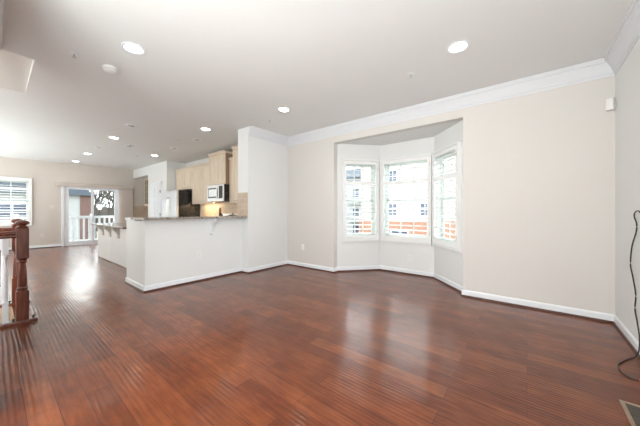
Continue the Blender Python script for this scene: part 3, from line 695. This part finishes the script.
RX0, RX1, RY0, RY1 = .443, .60, 2.08, 2.405
q = MB(); t = .02
q.box(RX0, RX0+t, RY0, RY1, .0005, .006); q.box(RX1-t, RX1, RY0, RY1, .0005, .006); q.box(RX0+t, RX1-t, RY0, RY0+t, .0005, .006); q.box(RX0+t, RX1-t, RY1-t, RY1, .0005, .006)
q.build('frame', BRONZE, fr_, bevel=.002)
MB().box(RX0+t, RX1-t, RY0+t, RY1-t, .0004, .0012).build('duct_opening', DUCT, fr_)
for i in range(11):
    y = RY0+t+.013+i*.0262; MB(Matrix.Translation(Vector((0, y, .003))) @ Matrix.Rotation(.5, 4, 'X')).box(RX0+t, RX1-t, -.004, .004, -.0007, .0007).build('vane', DUCT, fr_)

# ------------------------------------------------------------------ outside: deck
dk = MB().box(-14.6, -12.11, .3, 4.6, -.2, -.03); struct('floor_deck', dk, DECK)
dr = thing('deck_railing', (-12.5, 2.2, 0), 'white picket railing on the deck just outside the patio door', 'railing')
xr = -12.55
for y in (.5, 1.40, 2.31, 3.35, 4.3):
    MB().box(xr-.045, xr+.045, y-.045, y+.045, -.03, 1.03).lathe([(.062, 1.03), (.062, 1.045), (.03, 1.06), (.005, 1.07)], (xr, y, 0), 4).build('post', WHITE, dr, bevel=.003)
MB().box(xr-.035, xr+.035, .5, 4.3, .90, .99).build('top_rail', WHITE, dr, bevel=.004)
MB().box(xr-.02, xr+.02, .5, 4.3, .08, .13).build('bottom_rail', WHITE, dr, bevel=.003)
for i in range(25):
    y = .62+i*.147
    if min(abs(y-p) for p in (1.40, 2.31, 3.35)) > .07: MB().box(xr-.02, xr+.02, y-.026, y+.026, .13, .90).build('picket', WHITE, dr)

# ------------------------------------------------------------------ outside: ground, neighbours, trees, lamps, cars
struct('floor_ground', MB().box(-80, 40, -60, 90, -3.2, -3.05), GRASSM)
struct('floor_street', MB().box(-11, 30, 5.5, 17, -3.05, -3.03), ASPH)
def house_window(parent, M, u, z, w_, h_, shut=None):
    q = MB(M); q.box(u-w_/2-.07, u+w_/2+.07, -.05, .0, z-.07, z+h_+.07); wn = q.build('window', WHITE, parent)
    q = MB(M)
    for i in range(2):
        for j in range(2): q.box(u-w_/2+w_/2*i+.03, u-w_/2+w_/2*(i+1)-.03, -.065, -.05, z+h_/2*j+.03, z+h_/2*(j+1)-.03)
    q.build('pane', WINDK, wn)
    if shut:
        for s in (-1, 1): MB(M).box(u+s*(w_/2+.2)-.14, u+s*(w_/2+.2)+.14, -.05, 0, z-.05, z+h_+.05).build('shutter_board', shut, parent)
# cream townhouse with orange brick base, across the street behind the bay
YB = 24.0
tb = thing('townhouse', (-4, YB+4, -3), 'cream sided townhouse with an orange brick base across the street', 'building')
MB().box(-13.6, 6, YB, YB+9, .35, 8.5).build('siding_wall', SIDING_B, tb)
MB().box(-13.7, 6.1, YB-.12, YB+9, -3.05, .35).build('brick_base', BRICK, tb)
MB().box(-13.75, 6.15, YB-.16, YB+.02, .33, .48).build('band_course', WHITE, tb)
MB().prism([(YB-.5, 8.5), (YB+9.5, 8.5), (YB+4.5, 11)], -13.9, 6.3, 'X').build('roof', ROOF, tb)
Mb = frame2((0, YB), 0)
for u_ in (-10.1, -7.1, -4.0, -1.0, 2.0):
    for z_ in ((.75, 3.9, 6.2) if u_ != -7.1 else (.75, 6.4)): house_window(tb, Mb, u_, z_, .85, 1.15)
Mb2 = frame2((0, YB-.12), 0)
for u_ in (-9.4, -2.6): house_window(tb, Mb2, u_, -1.7, 1.6, 1.0)
# white apartment building farther left
wb = thing('apartment_building', (-22, 36, -3), 'white apartment building with balconies seen through the left bay window', 'building')
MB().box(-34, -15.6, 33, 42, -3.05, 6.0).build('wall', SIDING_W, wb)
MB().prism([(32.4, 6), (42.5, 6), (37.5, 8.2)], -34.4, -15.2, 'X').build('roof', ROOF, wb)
Mw = frame2((0, 33), 0)
for u_ in (-32, -29.5, -27, -24.5, -22, -19.5, -17.2):
    for z_ in (-2.2, .4, 3.1): house_window(wb, Mw, u_, z_, 1.1, 1.35)
for z_ in (-.3, 2.4):
    for u_ in (-29.5, -24.5, -19.5):
        q = MB(Mw); q.box(u_-1.1, u_+1.1, -1.2, 0, z_-.12, z_)
        for k in range(12): q.box(u_-1.08+k*.19, u_-1.04+k*.19, -1.2, -1.16, z_, z_+.9)
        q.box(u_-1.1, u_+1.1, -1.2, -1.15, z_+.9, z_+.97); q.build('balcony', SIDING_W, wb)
# house beyond the deck: white siding, red brick party wall, blue-grey roof
hb = thing('neighbour_house', (-34, 0, -3), 'white sided house with grey roof beyond the deck railing', 'building')
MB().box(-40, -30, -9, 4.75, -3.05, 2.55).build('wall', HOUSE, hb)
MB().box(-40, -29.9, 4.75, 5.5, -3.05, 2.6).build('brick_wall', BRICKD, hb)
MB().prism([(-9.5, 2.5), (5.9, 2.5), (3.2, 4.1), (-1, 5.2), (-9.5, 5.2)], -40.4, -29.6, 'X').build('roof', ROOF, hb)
Mh = Matrix.Translation(Vector((-30, 0, 0))) @ Matrix.Rotation(PI/2, 4, 'Z')
for u_ in (-5.0, -2.6):
    for z_ in (-1.9, .55): house_window(hb, Mh, u_, z_, 1.0, 1.3)

house_window(hb, Mh, 1.0, .7, 2.3, 1.05); house_window(hb, Mh, 1.0, -1.9, 1.6, 1.2)
def tree_mesh(seed, hgt, r0, depth=6):
    rnd = random.Random(seed); m = MB()
    def br(p, d, L_, r, k):
        q = p+d*L_*.5+Vector((rnd.uniform(-1, 1), rnd.uniform(-1, 1), 0))*L_*.05; e = p+d*L_
        m.tube([tuple(p), tuple(q), tuple(e)], [r, r*.85, r*.68], 5 if k < 3 else 3, caps=False)
        if k >= depth: return
        for _ in range(3 if k < 4 else 2+(rnd.random() < .5)):
            nd = (d+Vector((rnd.uniform(-1, 1), rnd.uniform(-1, 1), rnd.uniform(-.25, .7)))*.75).normalized()
            br(e if rnd.random() < .6 else p+d*L_*rnd.uniform(.5, 1), nd, L_*rnd.uniform(.58, .76), r*.66, k+1)
    br(Vector((0, 0, 0)), Vector((0, 0, 1)), hgt*.28, r0, 0)
    return m
def far_xy(px, d): 
    l = (px-320)/261*d; return (-.621*d+.783*l, .783*d+.621*l)
tr = [(tree_mesh(3, 9.5, .24, 6), 'bare winter tree'), (tree_mesh(11, 8.5, .2, 6), 'bare winter tree')]
T0 = [t[0].build('bare_tree', BARK) for t in tr]
G = 'bare winter trees beyond the deck railing'
spots = [(-33.5, 8.4), (-37.5, 12.2), (-43, 8.2), (-47, 13.2), (-32, 13.4), (-43, 18.6), (-52, 9.6), (-53, 17.6), (-58, 13.4), (-36, 17.6), (-61, 20.5), (-64, 10.5)]
for i, (x, y) in enumerate(spots):
    o = T0[i] if i < 2 else T0[i % 2].copy()
    if i >= 2: COL.objects.link(o)
    o.location = (x, y, -3.1); o.rotation_euler = (0, 0, i*1.3); o.scale = (1, 1, 1.15+.07*(i % 5))
    tag(o, 'bare brown winter tree in the grove beyond the deck railing', 'tree', G)
def street_lamp(x, y, label, zt=2.0):
    r = thing('street_lamp', (x, y, -3.05), label, 'lamp post')
    MB().lathe([(.09, -3.05), (.09, -2.6), (.05, -2.5), (.045, zt-.55), (.07, zt-.5)], (x, y, 0), 12).build('pole', DARK, r, smooth=True)
    MB().lathe([(.09, zt-.5), (.17, zt-.12), (.16, zt-.1)], (x, y, 0), 8).build('lantern', LAMPGL, r)
    MB().lathe([(.22, zt-.1), (.12, zt+.04), (.03, zt+.1), (.02, zt+.2)], (x, y, 0), 8).build('cap', DARK, r)
street_lamp(-22.6, 6.35, 'black street lamp with a white lantern, right of the two beyond the deck', 1.75)
street_lamp(-25, 5.05, 'black street lamp with a white lantern standing before the brick wall beyond the deck', 1.75)
# parked cars and a shrub across the street
def car(x, y, label, m_, ln=4.5):
    r = thing('parked_car', (x, y, -3.03), label, 'car'); z = -3.03
    MB().prism([(x-ln/2, z+.35), (x-ln/2, z+.85), (x-ln*.36, z+.95), (x-ln*.24, z+1.42), (x+ln*.18, z+1.45), (x+ln*.33, z+.98), (x+ln*.48, z+.85), (x+ln/2, z+.6), (x+ln/2, z+.35)], y-.85, y+.85, 'Y').build('body', m_, r, bevel=.06, segs=3)
    MB().prism([(x-ln*.33, z+.97), (x-ln*.23, z+1.37), (x+ln*.16, z+1.39), (x+ln*.29, z+.99)], y-.865, y+.865, 'Y').build('side_window', WINDK, r, bevel=.02)
    for sx in (-.31, .31):
        for sy in (-.86, .62): 
            MB().lathe([(.2, 0), (.32, .02), (.33, .12), (.32, .22), (.2, .24)], (x+ln*sx, y+sy, z+.33), 20, 'Y').build('wheel', RUBBER, r, smooth=True)
car(-13.4, 18.6, 'dark parked car across the street in front of the townhouse', CARP)
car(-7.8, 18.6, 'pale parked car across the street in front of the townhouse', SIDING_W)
# wooded rise far behind the grove
rd = random.Random(5); pl = []
for i in range(41):
    y = -30+i*3.0; pl.append((y, 1.4+rd.uniform(-.7, .7)+1.2*math.sin(i*.45)))
struct('floor_wooded_rise', MB().prism([(-30, -3.2)]+pl+[(90, -3.2)], -78, -70, 'X'), BARK)
